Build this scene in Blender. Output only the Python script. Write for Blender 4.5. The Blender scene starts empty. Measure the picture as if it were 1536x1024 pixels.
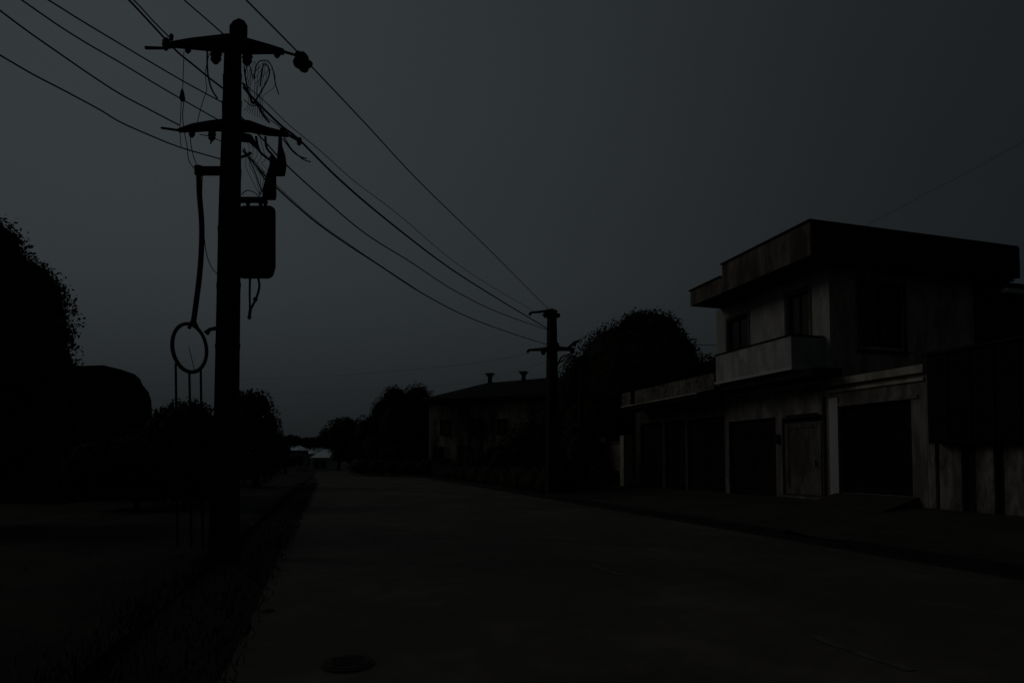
import bpy, bmesh, math, random
from math import radians as R, sin, cos, pi
from mathutils import Vector, Matrix
random.seed(7)
C = bpy.context.scene.collection
sc = bpy.context.scene

# ---------------- camera ----------------
FPX = 940.0; YAW = R(16.3); PIT = R(2.2); SH = 144.0; EYE = 1.6     # measured in pixels of the 1536 px wide photograph
cam_d = bpy.data.cameras.new('camera'); cam = bpy.data.objects.new('camera', cam_d); C.objects.link(cam)
cam_d.sensor_width = 36; cam_d.lens = FPX / 1536 * 36; cam_d.shift_y = SH / 1536
cam_d.clip_start = 0.1; cam_d.clip_end = 5000
cam.location = (0, 0, EYE); cam.rotation_euler = (pi / 2 + PIT, 0, -YAW)
sc.camera = cam

# ---------------- world ----------------
SUN_AZ, SUN_EL = R(-62), R(26)          # azimuth from +Y towards +X
w = bpy.data.worlds.new('World'); sc.world = w; w.use_nodes = True
nt = w.node_tree; nt.nodes.clear(); N = nt.nodes.new; L = nt.links.new
out = N('ShaderNodeOutputWorld'); bg = N('ShaderNodeBackground'); L(bg.outputs[0], out.inputs[0])
sky = N('ShaderNodeTexSky'); sky.sky_type = 'NISHITA'; sky.sun_disc = False
sky.sun_elevation = SUN_EL; sky.sun_rotation = SUN_AZ; sky.dust_density = 4
bg.inputs['Strength'].default_value = 0.1
tc = N('ShaderNodeTexCoord')
def dirv(az, el): return (sin(R(az)) * cos(R(el)), cos(R(az)) * cos(R(el)), sin(R(el)))
def math_(op, a, b=None, c=None, clamp=False):
    m = N('ShaderNodeMath'); m.operation = op; m.use_clamp = clamp
    for i, x in enumerate((a, b, c)):
        if x is None: continue
        if isinstance(x, (int, float)): m.inputs[i].default_value = x
        else: L(x, m.inputs[i])
    return m.outputs[0]
nrm = N('ShaderNodeVectorMath'); nrm.operation = 'NORMALIZE'; L(tc.outputs['Generated'], nrm.inputs[0])
def dot(v):
    d = N('ShaderNodeVectorMath'); d.operation = 'DOT_PRODUCT'; L(nrm.outputs[0], d.inputs[0]); d.inputs[1].default_value = v
    return d.outputs['Value']
# overcast dusk cloud deck: brightest towards the west-north-west, dark behind and to the right
g = dot(dirv(-20, 33))
glow = math_('ADD', 0.15, math_('EXPONENT', math_('MULTIPLY', math_('SUBTRACT', g, 1.0), 2.25)))
sep = N('ShaderNodeSeparateXYZ'); L(nrm.outputs[0], sep.inputs[0])
mr = N('ShaderNodeMapRange'); mr.interpolation_type = 'SMOOTHSTEP'
L(sep.outputs['Z'], mr.inputs['Value']); mr.inputs['From Min'].default_value = -0.06; mr.inputs['From Max'].default_value = 0.30
mr.inputs['To Min'].default_value = 0.36; mr.inputs['To Max'].default_value = 1.0
zen = N('ShaderNodeMapRange'); zen.interpolation_type = 'SMOOTHSTEP'
L(sep.outputs['Z'], zen.inputs['Value']); zen.inputs['From Min'].default_value = 0.62; zen.inputs['From Max'].default_value = 1.0
zen.inputs['To Min'].default_value = 1.0; zen.inputs['To Max'].default_value = 0.45
noi = N('ShaderNodeTexNoise'); noi.inputs['Scale'].default_value = 2.2; noi.inputs['Detail'].default_value = 4
noi.inputs['Roughness'].default_value = 0.45; L(nrm.outputs[0], noi.inputs['Vector'])
cl = math_('MULTIPLY_ADD', noi.outputs['Fac'], 0.22, 0.89)
lum = math_('MULTIPLY', math_('MULTIPLY', math_('MULTIPLY', glow, mr.outputs[0]), zen.outputs[0]), cl)
lum = math_('MULTIPLY', lum, 5.5)
tint = N('ShaderNodeVectorMath'); tint.operation = 'SCALE'; tint.inputs[0].default_value = (0.84, 1.0, 1.08)
L(lum, tint.inputs['Scale'])
mx = N('ShaderNodeMix'); mx.data_type = 'RGBA'; mx.inputs['Factor'].default_value = 0.02
L(tint.outputs[0], mx.inputs['A']); L(sky.outputs[0], mx.inputs['B']); L(mx.outputs['Result'], bg.inputs['Color'])

# ---------------- sun (weak, behind cloud) ----------------
sd = bpy.data.lights.new('sun', 'SUN'); sd.energy = 1.0; sd.angle = R(22); sd.color = (1.0, 0.95, 0.88)
so = bpy.data.objects.new('sun', sd); C.objects.link(so)
so.rotation_euler = Vector(dirv(math.degrees(SUN_AZ), math.degrees(SUN_EL))).to_track_quat('Z', 'Y').to_euler()
# ---------------- exposure ----------------
vs = sc.view_settings; sc.display_settings.display_device = 'sRGB'
vs.view_transform = 'Standard'; vs.look = 'None'; vs.gamma = 1.0; vs.exposure = -4.0

# ---------------- survey helpers ----------------
fw = Vector((sin(YAW) * cos(PIT), cos(YAW) * cos(PIT), sin(PIT))); rt = Vector((cos(YAW), -sin(YAW), 0)); up = rt.cross(fw)
def pt(u, v, d):                        # place at distance d seen at photograph pixel (u, v)
    return Vector((0, 0, EYE)) + (fw + rt * ((u - 768) / FPX) + up * ((512 + SH - v) / FPX)) * d
def gnd(u, d, z=0.0):
    p = pt(u, 692, d); return Vector((p.x, p.y, z))

# ---------------- materials ----------------
MATS = {}
def mat(name, col, rough=0.85, scale=6.0, var=0.3, bump=0.3, col2=None, streak=False, spec=0.3, metal=0.0, detail=8, blotch=None):
    if name in MATS: return MATS[name]
    m = bpy.data.materials.new(name); m.use_nodes = True; t = m.node_tree; b = t.nodes['Principled BSDF']
    b.inputs['Roughness'].default_value = rough; b.inputs['Specular IOR Level'].default_value = spec; b.inputs['Metallic'].default_value = metal
    co = t.nodes.new('ShaderNodeTexCoord'); mp = t.nodes.new('ShaderNodeMapping'); t.links.new(co.outputs['Object'], mp.inputs[0])
    if streak: mp.inputs['Scale'].default_value = (1, 1, 0.18)
    n1 = t.nodes.new('ShaderNodeTexNoise'); n1.inputs['Scale'].default_value = scale; n1.inputs['Detail'].default_value = detail; n1.inputs['Roughness'].default_value = 0.65
    t.links.new(mp.outputs[0], n1.inputs['Vector'])
    n2 = t.nodes.new('ShaderNodeTexNoise'); n2.inputs['Scale'].default_value = scale * 0.17; n2.inputs['Detail'].default_value = 5
    t.links.new(mp.outputs[0], n2.inputs['Vector'])
    ad = t.nodes.new('ShaderNodeMath'); ad.operation = 'ADD'; t.links.new(n1.outputs['Fac'], ad.inputs[0]); t.links.new(n2.outputs['Fac'], ad.inputs[1])
    rp = t.nodes.new('ShaderNodeMapRange'); t.links.new(ad.outputs[0], rp.inputs['Value']); rp.inputs['From Min'].default_value = 0.78; rp.inputs['From Max'].default_value = 1.22
    mix = t.nodes.new('ShaderNodeMix'); mix.data_type = 'RGBA'; t.links.new(rp.outputs[0], mix.inputs['Factor'])
    c2 = col2 or tuple(c * (1 - var) for c in col)
    mix.inputs['A'].default_value = (*c2, 1); mix.inputs['B'].default_value = (*col, 1)
    t.links.new(mix.outputs['Result'], b.inputs['Base Color'])
    if blotch:
        n3 = t.nodes.new('ShaderNodeTexNoise'); n3.inputs['Scale'].default_value = blotch[0]; n3.inputs['Detail'].default_value = 7; n3.inputs['Roughness'].default_value = 0.7; n3.inputs['Distortion'].default_value = 0.0
        mp3 = t.nodes.new('ShaderNodeMapping'); mp3.inputs['Scale'].default_value = (1, 1, 0.3 if streak else 1); t.links.new(co.outputs['Object'], mp3.inputs[0]); t.links.new(mp3.outputs[0], n3.inputs['Vector'])
        r3 = t.nodes.new('ShaderNodeMapRange'); r3.interpolation_type = 'SMOOTHSTEP'; t.links.new(n3.outputs['Fac'], r3.inputs['Value'])
        r3.inputs['From Min'].default_value = 0.40; r3.inputs['From Max'].default_value = 0.60
        mx3 = t.nodes.new('ShaderNodeMix'); mx3.data_type = 'RGBA'; t.links.new(r3.outputs[0], mx3.inputs['Factor'])
        mx3.inputs['A'].default_value = (*blotch[1], 1); t.links.new(mix.outputs['Result'], mx3.inputs['B'])
        t.links.new(mx3.outputs['Result'], b.inputs['Base Color'])
    if bump:
        bp = t.nodes.new('ShaderNodeBump'); bp.inputs['Strength'].default_value = bump; bp.inputs['Distance'].default_value = 0.03
        t.links.new(n1.outputs['Fac'], bp.inputs['Height']); t.links.new(bp.outputs[0], b.inputs['Normal'])
    MATS[name] = m; return m
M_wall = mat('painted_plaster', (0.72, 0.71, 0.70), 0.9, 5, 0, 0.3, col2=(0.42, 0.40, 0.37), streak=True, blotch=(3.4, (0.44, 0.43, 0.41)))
M_side = mat('weathered_plaster', (0.78, 0.71, 0.60), 0.9, 4, 0, 0.3, col2=(0.55, 0.50, 0.42), streak=True, blotch=(2.2, (0.38, 0.34, 0.27)))
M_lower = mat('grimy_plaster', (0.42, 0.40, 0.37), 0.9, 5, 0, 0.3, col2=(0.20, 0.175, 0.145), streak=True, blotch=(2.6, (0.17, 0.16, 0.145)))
M_annex = mat('stained_annex_plaster', (0.50, 0.47, 0.42), 0.9, 5, 0, 0.3, col2=(0.26, 0.235, 0.2), streak=True, blotch=(0.9, (0.10, 0.088, 0.072)))
M_white = mat('white_paint', (0.78, 0.78, 0.78), 0.7, 5, 0.25, 0.15, streak=True)
M_fascia = mat('stained_fascia', (0.27, 0.245, 0.21), 0.9, 4, 0, 0.3, col2=(0.12, 0.105, 0.085), streak=True, blotch=(1.5, (0.08, 0.068, 0.052)))
M_dark = mat('dark_concrete', (0.03, 0.029, 0.027), 0.95, 6, 0.4, 0.3)
M_conc = mat('aged_concrete', (0.13, 0.12, 0.10), 0.95, 6, 0.4, 0.4)
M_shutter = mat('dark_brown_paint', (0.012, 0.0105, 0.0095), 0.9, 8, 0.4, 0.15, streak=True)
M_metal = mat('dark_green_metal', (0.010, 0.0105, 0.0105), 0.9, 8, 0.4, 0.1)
M_glass = mat('dark_window_glass', (0.012, 0.013, 0.014), 0.25, 3, 0.2, 0.0, spec=0.5)
M_pole = mat('blackened_concrete', (0.04, 0.039, 0.036), 0.95, 9, 0.4, 0.4, streak=True)
M_iron = mat('rusty_iron', (0.035, 0.028, 0.022), 0.8, 14, 0.5, 0.3)
M_rubber = mat('black_rubber', (0.012, 0.012, 0.012), 0.6, 14, 0.2, 0.1)
M_galv = mat('galvanised_sheet', (0.85, 0.87, 0.88), 0.32, 3, 0.1, 0.0, metal=1.0)
M_wire = mat('wire_sheath', (0.02, 0.02, 0.021), 0.6, 14, 0.2, 0.0)
M_leaf = mat('dark_foliage', (0.045, 0.052, 0.028), 0.85, 1.5, 0, 0, col2=(0.018, 0.023, 0.012), spec=0.15)
M_leaf2 = mat('olive_foliage', (0.085, 0.085, 0.05), 0.85, 1.5, 0, 0, col2=(0.035, 0.04, 0.022), spec=0.15)
M_bark = mat('bark', (0.06, 0.05, 0.04), 0.95, 12, 0.5, 0.6)
M_tin = mat('dark_roof_tin', (0.018, 0.017, 0.016), 0.85, 5, 0.4, 0.2)
M_road = mat('dusty_asphalt', (0.19, 0.163, 0.13), 0.85, 2.2, 0, 0.45, col2=(0.10, 0.086, 0.069), spec=0.35, detail=14, blotch=(0.35, (0.105, 0.09, 0.072)))
M_patch = mat('fresh_asphalt', (0.05, 0.048, 0.046), 0.8, 9, 0.4, 0.4)
M_line = mat('worn_road_paint', (0.21, 0.195, 0.17), 0.8, 30, 0, 0.2, col2=(0.10, 0.09, 0.075))
M_dirt = mat('dirt_verge', (0.058, 0.049, 0.035), 0.95, 0.9, 0, 0.5, col2=(0.014, 0.013, 0.010), detail=14)
M_ground = mat('dark_ground', (0.05, 0.046, 0.034), 0.95, 0.7, 0, 0.5, col2=(0.026, 0.027, 0.018), detail=12)
M_side2 = mat('pavement_concrete', (0.105, 0.09, 0.072), 0.9, 1.6, 0, 0.3, col2=(0.05, 0.044, 0.036), detail=12)
M_grass = mat('dry_grass', (0.03, 0.03, 0.018), 0.9, 6, 0.5, 0)

# ---------------- mesh helpers ----------------
class MB:
    def __init__(s): s.v = []; s.f = []
    def box(s, x0, x1, y0, y1, z0, z1):
        b = len(s.v)
        s.v += [(x0, y0, z0), (x1, y0, z0), (x1, y1, z0), (x0, y1, z0), (x0, y0, z1), (x1, y0, z1), (x1, y1, z1), (x0, y1, z1)]
        s.f += [tuple(b + i for i in q) for q in ((0, 3, 2, 1), (4, 5, 6, 7), (0, 1, 5, 4), (1, 2, 6, 5), (2, 3, 7, 6), (3, 0, 4, 7))]
        return s
    def obox(s, o, ax, ay, az, hx, hy, hz):      # oriented box, half sizes
        b = len(s.v); o = Vector(o)
        for k in (-1, 1):
            for i, j in ((-1, -1), (1, -1), (1, 1), (-1, 1)): s.v.append(tuple(o + ax * hx * i + ay * hy * j + az * hz * k))
        s.f += [tuple(b + i for i in q) for q in ((0, 3, 2, 1), (4, 5, 6, 7), (0, 1, 5, 4), (1, 2, 6, 5), (2, 3, 7, 6), (3, 0, 4, 7))]
        return s
    def tube(s, pts, r, n=8, cap=True):
        pts = [Vector(p) for p in pts]; k = len(pts)
        rs = r if isinstance(r, (list, tuple)) else [r] * k
        d0 = (pts[1] - pts[0]).normalized(); ref = Vector((0, 0, 1)) if abs(d0.z) < 0.9 else Vector((1, 0, 0))
        b = len(s.v)
        for i, p in enumerate(pts):
            d = (pts[min(i + 1, k - 1)] - pts[max(i - 1, 0)]).normalized()
            a = d.cross(ref).normalized(); c = a.cross(d).normalized(); ref = c if abs(d.dot(ref)) > 0.95 else ref
            for j in range(n):
                t = 2 * pi * j / n; s.v.append(tuple(p + a * cos(t) * rs[i] + c * sin(t) * rs[i]))
        for i in range(k - 1):
            for j in range(n):
                j2 = (j + 1) % n; s.f.append((b + i * n + j, b + i * n + j2, b + (i + 1) * n + j2, b + (i + 1) * n + j))
        if cap: s.f.append(tuple(b + j for j in range(n))[::-1]); s.f.append(tuple(b + (k - 1) * n + j for j in range(n)))
        return s
    def loft(s, rings):                           # rings: lists of equal length
        b = len(s.v); n = len(rings[0])
        for r_ in rings: s.v += [tuple(p) for p in r_]
        for i in range(len(rings) - 1):
            for j in range(n):
                j2 = (j + 1) % n; s.f.append((b + i * n + j, b + i * n + j2, b + (i + 1) * n + j2, b + (i + 1) * n + j))
        s.f.append(tuple(b + j for j in range(n))[::-1]); s.f.append(tuple(b + (len(rings) - 1) * n + j for j in range(n)))
        return s
    def poly(s, pts): b = len(s.v); s.v += [tuple(p) for p in pts]; s.f.append(tuple(range(b, b + len(pts)))); return s
    def ball(s, c, rx, ry, rz, sub=2, jit=0.0):
        bm = bmesh.new(); bmesh.ops.create_icosphere(bm, subdivisions=sub, radius=1); b = len(s.v)
        for v in bm.verts:
            k = 1 + random.uniform(-jit, jit); s.v.append((c[0] + v.co.x * rx * k, c[1] + v.co.y * ry * k, c[2] + v.co.z * rz * k))
        for f in bm.faces: s.f.append(tuple(b + v.index for v in f.verts))
        bm.free(); return s
    def build(s, name, m, parent=None, bevel=0.0, smooth=False):
        me = bpy.data.meshes.new(name)
        o = bpy.data.objects.new(name, me); C.objects.link(o)
        off = Vector((0, 0, 0))
        if parent is not None:
            o.parent = parent; off = ROOTPOS.get(parent.name, Vector((0, 0, 0)))
        else:
            xs = [v[0] for v in s.v]; ys = [v[1] for v in s.v]; zs = [v[2] for v in s.v]
            off = Vector(((min(xs) + max(xs)) / 2, (min(ys) + max(ys)) / 2, min(zs))); o.location = off
        me.from_pydata([(v[0] - off.x, v[1] - off.y, v[2] - off.z) for v in s.v], [], s.f); me.update()
        bm = bmesh.new(); bm.from_mesh(me); bmesh.ops.recalc_face_normals(bm, faces=bm.faces); bm.to_mesh(me); bm.free()
        ROOTPOS[o.name] = off
        me.materials.append(m)
        if smooth:
            for p in me.polygons: p.use_smooth = True
        if bevel:
            bv = o.modifiers.new('bevel', 'BEVEL'); bv.width = bevel; bv.segments = 2; bv.limit_method = 'ANGLE'
        return o
ROOTPOS = {}
def tag(o, label=None, cat=None, group=None, kind=None):
    for k, v in (('label', label), ('category', cat), ('group', group), ('kind', kind)):
        if v: o[k] = v
    return o
def thing(name, loc, label, cat, group=None):
    o = bpy.data.objects.new(name, None); C.objects.link(o); o.location = loc; o.empty_display_size = 0.2
    ROOTPOS[o.name] = Vector(loc); return tag(o, label, cat, group)
def struct(name, mb, m): return tag(mb.build(name, m), kind='structure')
def grid(x0, x1, y0, y1, nx, ny, fz):
    mb = MB()
    for j in range(ny + 1):
        for i in range(nx + 1):
            x = x0 + (x1 - x0) * i / nx; y = y0 + (y1 - y0) * j / ny; mb.v.append((x, y, fz(x, y)))
    for j in range(ny):
        for i in range(nx): a = j * (nx + 1) + i; mb.f.append((a, a + 1, a + nx + 2, a + nx + 1))
    return mb
def catmull(P, n=6):
    P = [Vector(p) for p in P]; Q = [2 * P[0] - P[1]] + P + [2 * P[-1] - P[-2]]; o = []
    for i in range(1, len(Q) - 2):
        for k in range(n):
            t = k / n; a, b, c, d = Q[i - 1:i + 3]
            o.append(0.5 * ((2 * b) + (c - a) * t + (2 * a - 5 * b + 4 * c - d) * t * t + (3 * b - a - 3 * c + d) * t ** 3))
    o.append(P[-1]); return o

# ---------------- ground ----------------
struct('ground', grid(-900, 900, -60, 1500, 6, 6, lambda x, y: -0.06), M_ground)
def rise(x): return 0.135 + (0.43 - 0.135) * min(1, max(0, (x - 10.6) / 3.9))
def bend(y): return 0.0 if y < 45 else (y - 45) ** 2 * 0.0009
road = MB()
ys = [-30 + 0.5 * i for i in range(160)] + [50 + 5 * i for i in range(14)]
for y in ys: road.v += [(-0.75 - bend(y) * 1.1 + .03 * sin(y * 5.1) + random.uniform(-.035, .035), y, 0.0), (4.2, y, 0.045), (9.3, y, 0.0)]
for i in range(len(ys) - 1):
    for j in range(2): a = i * 3 + j; road.f.append((a, a + 1, a + 4, a + 3))
ro = struct('road', road, M_road)
ln = MB()
def rz(x): return 0.045 * (1 - abs(x - 4.2) / 4.95) + 0.006
for y0 in (3.7, 7.9, 12.1, 16.3, 20.5, 24.7, 28.9, 33.1, 37.3):
    xs = 4.17 if y0 < 5 else 3.85
    k = 5; yy = [y0 + 0.95 * i / k for i in range(k + 1)]
    for i in range(k):
        e0, e1 = random.uniform(-.02, .02), random.uniform(-.02, .02)
        ln.poly([(xs - 0.05 + e0, yy[i], rz(xs)), (xs + 0.05 + e1, yy[i], rz(xs)), (xs + 0.05 + e1, yy[i + 1], rz(xs)), (xs - 0.05 + e0, yy[i + 1], rz(xs))])
ln.build('centre_marking', M_line, ro)
struct('verge', grid(-9.0, -1.75, -20, 130, 24, 120, lambda x, y: 0.09 + 0.05 * sin(x * 1.7 + y * .6) * cos(y * .9 - x) - max(0, (x + 2.3)) * .12), M_dirt)
struct('gutter', MB().box(-1.75, -0.75, -20, 150, -0.055, -0.03), M_dark)
struct('kerb', MB().box(9.3, 9.5, -20, 9.7, -0.05, 0.14).box(9.3, 9.5, 11.2, 120, -0.05, 0.14).box(9.3, 9.5, 9.703, 11.197, -0.05, 0.05), M_dark)
struct('gutter', MB().box(8.98, 9.297, -20, 105, -0.03, 0.012), M_dark)
pv = grid(9.5, 14.6, -20, 23, 24, 100, lambda x, y: rise(x) + 0.012 * sin(y * 1.3 + x * 2) - .085 * max(0, 1 - abs(y - 10.4) / 1.4) * max(0, 1 - (x - 9.5) / .9))
struct('pavement', pv, M_side2)
struct('roadside_ground', grid(9.5, 14.6, 23.0, 60, 12, 70, lambda x, y: rise(x) - .01 + 0.03 * sin(y * 1.9 + x * 2)), M_ground)
struct('yard', grid(14.6, 60, -20, 120, 6, 6, lambda x, y: 0.33), M_ground)
struct('far_verge', grid(9.5, 30, 60, 240, 3, 8, lambda x, y: 0.08), M_ground)

# grass tufts along the gutter and verge (uncountable)
gr = MB()
for i in range(15000):
    y = 3 + 45 * random.random() ** 1.6
    x = random.choice([random.gauss(-1.75, 0.22), random.gauss(-1.0, .25), random.uniform(-9, -1.8)])
    if -.62 < x: continue
    h = random.uniform(.0, .09) if x > -1.5 else random.uniform(.0, .13); a = random.uniform(0, 2 * pi); dx, dy = cos(a) * .008, sin(a) * .008; lx, ly = random.uniform(-.05, .05), random.uniform(-.05, .05)
    gr.poly([(x - dx, y - dy, 0.02), (x + dx, y + dy, 0.02), (x + lx, y + ly, 0.05 + h)])
tag(gr.build('grass', M_grass), 'short dry grass along the left gutter and verge', 'grass', kind='stuff')

# manhole cover and litter
mh = thing('manhole_cover', (0.16, 5.15, 0.02), 'dark round iron manhole cover low on the left of the road', 'manhole cover')
circ = lambda r, z: [(0.16 + r * cos(2 * pi * i / 28), 5.15 + r * sin(2 * pi * i / 28), z) for i in range(28)]
MBX = mat('worn_iron', (.075, .068, .058), .85, 14, .4, .2)
MB().loft([circ(.20, .008), circ(.20, .026)]).build('rim', MBX, mh)
pl = MB().loft([circ(.17, .027), circ(.17, .034)])
for k in range(-2, 3): pl.box(0.16 - .12, 0.16 + .12, 5.15 + k * .05 - .008, 5.15 + k * .05 + .008, .034, .040)
pl.build('cover_plate', MBX, mh)
st = MB().ball((-0.62, 7.22, 0.0), .085, .06, .035, 2, .15)
tag(st.build('stone', M_conc), 'small pale stone lying in the left gutter edge', 'stone')

# ---------------- two-storey house ----------------
XW = 14.5
hs = thing('corner_house', (17.5, 16.5, 0.4), 'pale two-storey flat-roofed corner house with balcony over the street', 'house')
def facade(mb, x0, x1, segs): 
    for (y0, y1, z0, z1) in segs: mb.box(x0, x1, y0, y1, z0, z1)
gf = MB()
facade(gf, XW, XW + .25, [(12.25, 12.67, .3, 4.0), (12.67, 15.06, 3.22, 4.0), (12.67, 15.06, .3, .70), (15.06, 15.72, .3, 4.0), (15.72, 17.5, 3.05, 4.0), (15.72, 17.5, .3, .5), (17.5, 17.82, .3, 4.0), (17.82, 20.4, 3.1, 4.0), (20.4, 20.62, .3, 4.0)])
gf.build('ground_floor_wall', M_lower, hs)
MB().box(XW + .253, 21.5, 12.25, 20.6, .3, 3.99).build('house_body', M_dark, hs)  # dark colour stands in for the unlit interior behind the openings
# mouldings over the garage
MB().box(XW - .14, XW - .003, 12.2, 15.5, 3.86, 4.06).box(XW - .07, XW - .003, 12.25, 15.5, 3.66, 3.74).build('cornice', M_side, hs)
# garage pilaster, lintel and door
MB().box(XW - .05, XW - .003, 15.07, 15.40, .36, 3.5).build('pilaster', M_white, hs)
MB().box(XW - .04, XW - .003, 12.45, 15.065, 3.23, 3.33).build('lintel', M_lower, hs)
gd = MB().box(XW + .17, XW + .2, 12.68, 15.05, .71, 3.21)
for k in range(13): gd.box(XW + .145, XW + .169, 12.70, 15.03, .74 + k * .19, .74 + k * .19 + .15)
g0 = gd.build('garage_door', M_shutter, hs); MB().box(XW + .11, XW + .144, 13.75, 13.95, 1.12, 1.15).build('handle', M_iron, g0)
rp_ = MB(); rp_.loft([[(14.49, 12.5, .3), (14.49, 15.2, .3), (14.49, 15.2, .69), (14.49, 12.5, .69)], [(13.3, 12.5, .2), (13.3, 15.2, .2), (13.3, 15.2, .345), (13.3, 12.5, .345)]]); rp_.build('garage_ramp', M_side2, hs)
# sliding pale panel door
pdn = MB().box(XW + .03, XW + .08, 15.76, 17.42, .52, 2.86)
pdn.box(XW + .0, XW + .029, 15.80, 15.92, .56, 2.82).box(XW + .0, XW + .029, 17.22, 17.34, .56, 2.82).box(XW + .0, XW + .029, 15.925, 17.215, 2.68, 2.82).box(XW + .0, XW + .029, 15.925, 17.215, .56, .72)
MS = mat('faded_panel', (0.27, 0.24, 0.20), .8, 5, 0, .2, col2=(.16, .14, .115), streak=True, blotch=(2.2, (.10, .085, .068)))
p0 = pdn.build('panel_door', MS, hs); MB().box(XW - .02, XW - .001, 16.0, 16.04, 1.45, 1.65).build('handle', M_iron, p0)
MB().box(XW + .1, XW + .2, 15.73, 17.49, .51, 3.04).build('panel_backing', M_shutter, hs)
MB().box(XW - .02, XW - .004, 15.9, 17.3, 3.0, 3.12).build('panel_track', M_dark, hs)
# double shop door in the dark bay
for ya in (17.84, 19.12):
    d = MB().box(XW + .12, XW + .16, ya, ya + 1.26, .45, 3.08)
    for k in range(4): d.box(XW + .10, XW + .119, ya + .12, ya + 1.14, .62 + k * .62, .62 + k * .62 + .48)
    dd = d.build('shop_door', M_shutter, hs); MB().box(XW + .07, XW + .099, ya + 1.16 if ya < 18 else ya + .06, ya + 1.2 if ya < 18 else ya + .1, 1.4, 1.6).build('handle', M_iron, dd)
# upper storey
uf = MB()
facade(uf, XW, XW + .2, [(15.35, 16.2, 4.0, 7.52), (16.2, 17.15, 7.05, 7.52), (17.15, 19.19, 4.0, 7.52), (19.19, 20.4, 6.93, 7.52), (20.4, 21.1, 4.37, 7.52), (16.2, 17.15, 4.0, 4.45), (19.19, 20.4, 4.0, 4.45)])
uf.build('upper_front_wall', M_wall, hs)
us = MB().box(XW + .2, 15.65, 15.35, 15.55, 4.0, 7.52).box(15.65, 17.35, 15.35, 15.55, 4.0, 5.15).box(15.65, 17.35, 15.35, 15.55, 7.12, 7.52).box(17.35, 21.45, 15.35, 15.55, 4.0, 7.52)
us.build('upper_side_wall', M_side, hs)
MB().box(XW + .203, 21.44, 15.553, 21.09, 4.37, 7.51).build('upper_body', M_dark, hs)
# dark panel over the rear end of the side wall
MB().box(20.3, 21.47, 15.28, 15.347, 4.0, 7.5).build('side_dark_panel', M_dark, hs)
def window(par, axis, a0, a1, z0, z1, x, fr=.07, name='window', mull=True):
    f = MB()
    def bb(a, b, c, d, o0, o1):
        if axis == 'y': f.box(x + o0, x + o1, a, b, c, d)
        else: f.box(a, b, x + o0, x + o1, c, d)
    bb(a0, a0 + fr, z0, z1, 0, .06); bb(a1 - fr, a1, z0, z1, 0, .06); bb(a0 + fr, a1 - fr, z0, z0 + fr, 0, .06); bb(a0 + fr, a1 - fr, z1 - fr, z1, 0, .06)
    if mull: m_ = (a0 + a1) / 2; bb(m_ - .03, m_ + .03, z0 + fr, z1 - fr, 0, .06)
    o = f.build(name, M_shutter, par); q = MB()
    if axis == 'y': q.box(x + .03, x + .04, a0 + fr, a1 - fr, z0 + fr, z1 - fr)
    else: q.box(a0 + fr, a1 - fr, x + .03, x + .04, z0 + fr, z1 - fr)
    q.build('pane', M_glass, o); return o
window(hs, 'y', 16.21, 17.14, 4.46, 7.04, XW + .08, name='balcony_door')
window(hs, 'y', 19.2, 20.39, 4.46, 6.92, XW + .08, name='balcony_door')
ww = window(hs, 'x', 15.66, 17.34, 5.16, 7.11, 15.42)
# window surrounds
MB().box(15.55, 15.648, 15.31, 15.347, 5.05, 7.2).box(17.352, 17.45, 15.31, 15.347, 5.05, 7.2).box(15.65, 17.35, 15.31, 15.347, 7.122, 7.2).box(15.5, 17.5, 15.26, 15.347, 4.97, 5.05).build('window_surround', M_conc, hs)
MB().box(XW - .03, XW - .003, 16.08, 16.19, 4.46, 7.15).box(XW - .03, XW - .003, 17.16, 17.27, 4.46, 7.15).box(XW - .03, XW - .003, 16.19, 17.16, 7.06, 7.15).build('door_surround', M_fascia, hs)
MB().box(XW - .03, XW - .003, 19.08, 19.18, 4.46, 7.03).box(XW - .03, XW - .003, 20.41, 20.51, 4.46, 7.03).box(XW - .03, XW - .003, 19.18, 20.41, 6.94, 7.03).build('door_surround', M_fascia, hs)
# balcony
bl = MB().box(13.3, 13.4, 15.6, 19.42, 4.44, 5.38).box(13.4, XW, 15.6, 15.7, 4.44, 5.38).box(13.4, XW, 19.32, 19.42, 4.44, 5.38)
b0 = bl.build('balcony', M_wall, hs)
MB().box(13.26, XW - .004, 15.56, 19.46, 4.36, 4.437).build('balcony_slab', M_white, b0)
MB().box(13.27, 13.43, 15.57, 19.45, 5.383, 5.43).box(13.43, XW - .003, 15.57, 15.73, 5.383, 5.43).box(13.43, XW - .003, 19.29, 19.45, 5.383, 5.43).build('coping', M_dark, b0)
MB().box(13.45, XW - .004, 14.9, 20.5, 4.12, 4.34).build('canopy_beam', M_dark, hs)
# roof
rf = MB().box(13.2, 21.3, 14.65, 20.85, 7.52, 8.1).build('roof_slab', M_fascia, hs)
MB().box(13.203, 21.28, 14.653, 18.84, 8.1, 8.50).build('parapet', M_fascia, rf)
MB().box(13.16, 21.32, 14.61, 18.88, 8.503, 8.56).build('coping', M_dark, rf)
MB().box(13.14, 21.32, 18.9, 20.91, 8.103, 8.14).build('slab_edge', M_dark, rf)
MB().box(13.2, 21.3, 14.56, 14.647, 7.5, 8.5).build('side_fascia', M_tin, rf)
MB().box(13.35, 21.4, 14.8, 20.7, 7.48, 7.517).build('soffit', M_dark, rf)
# rainwater pipe, junction box
MB().tube([(XW - .06, 15.62, 3.6), (XW - .06, 15.62, .45)], .04).build('drain_pipe', M_conc, hs)
MB().box(XW - .1, XW - .004, 17.6, 17.75, 2.2, 2.5).build('meter_box', M_metal, hs)

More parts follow.
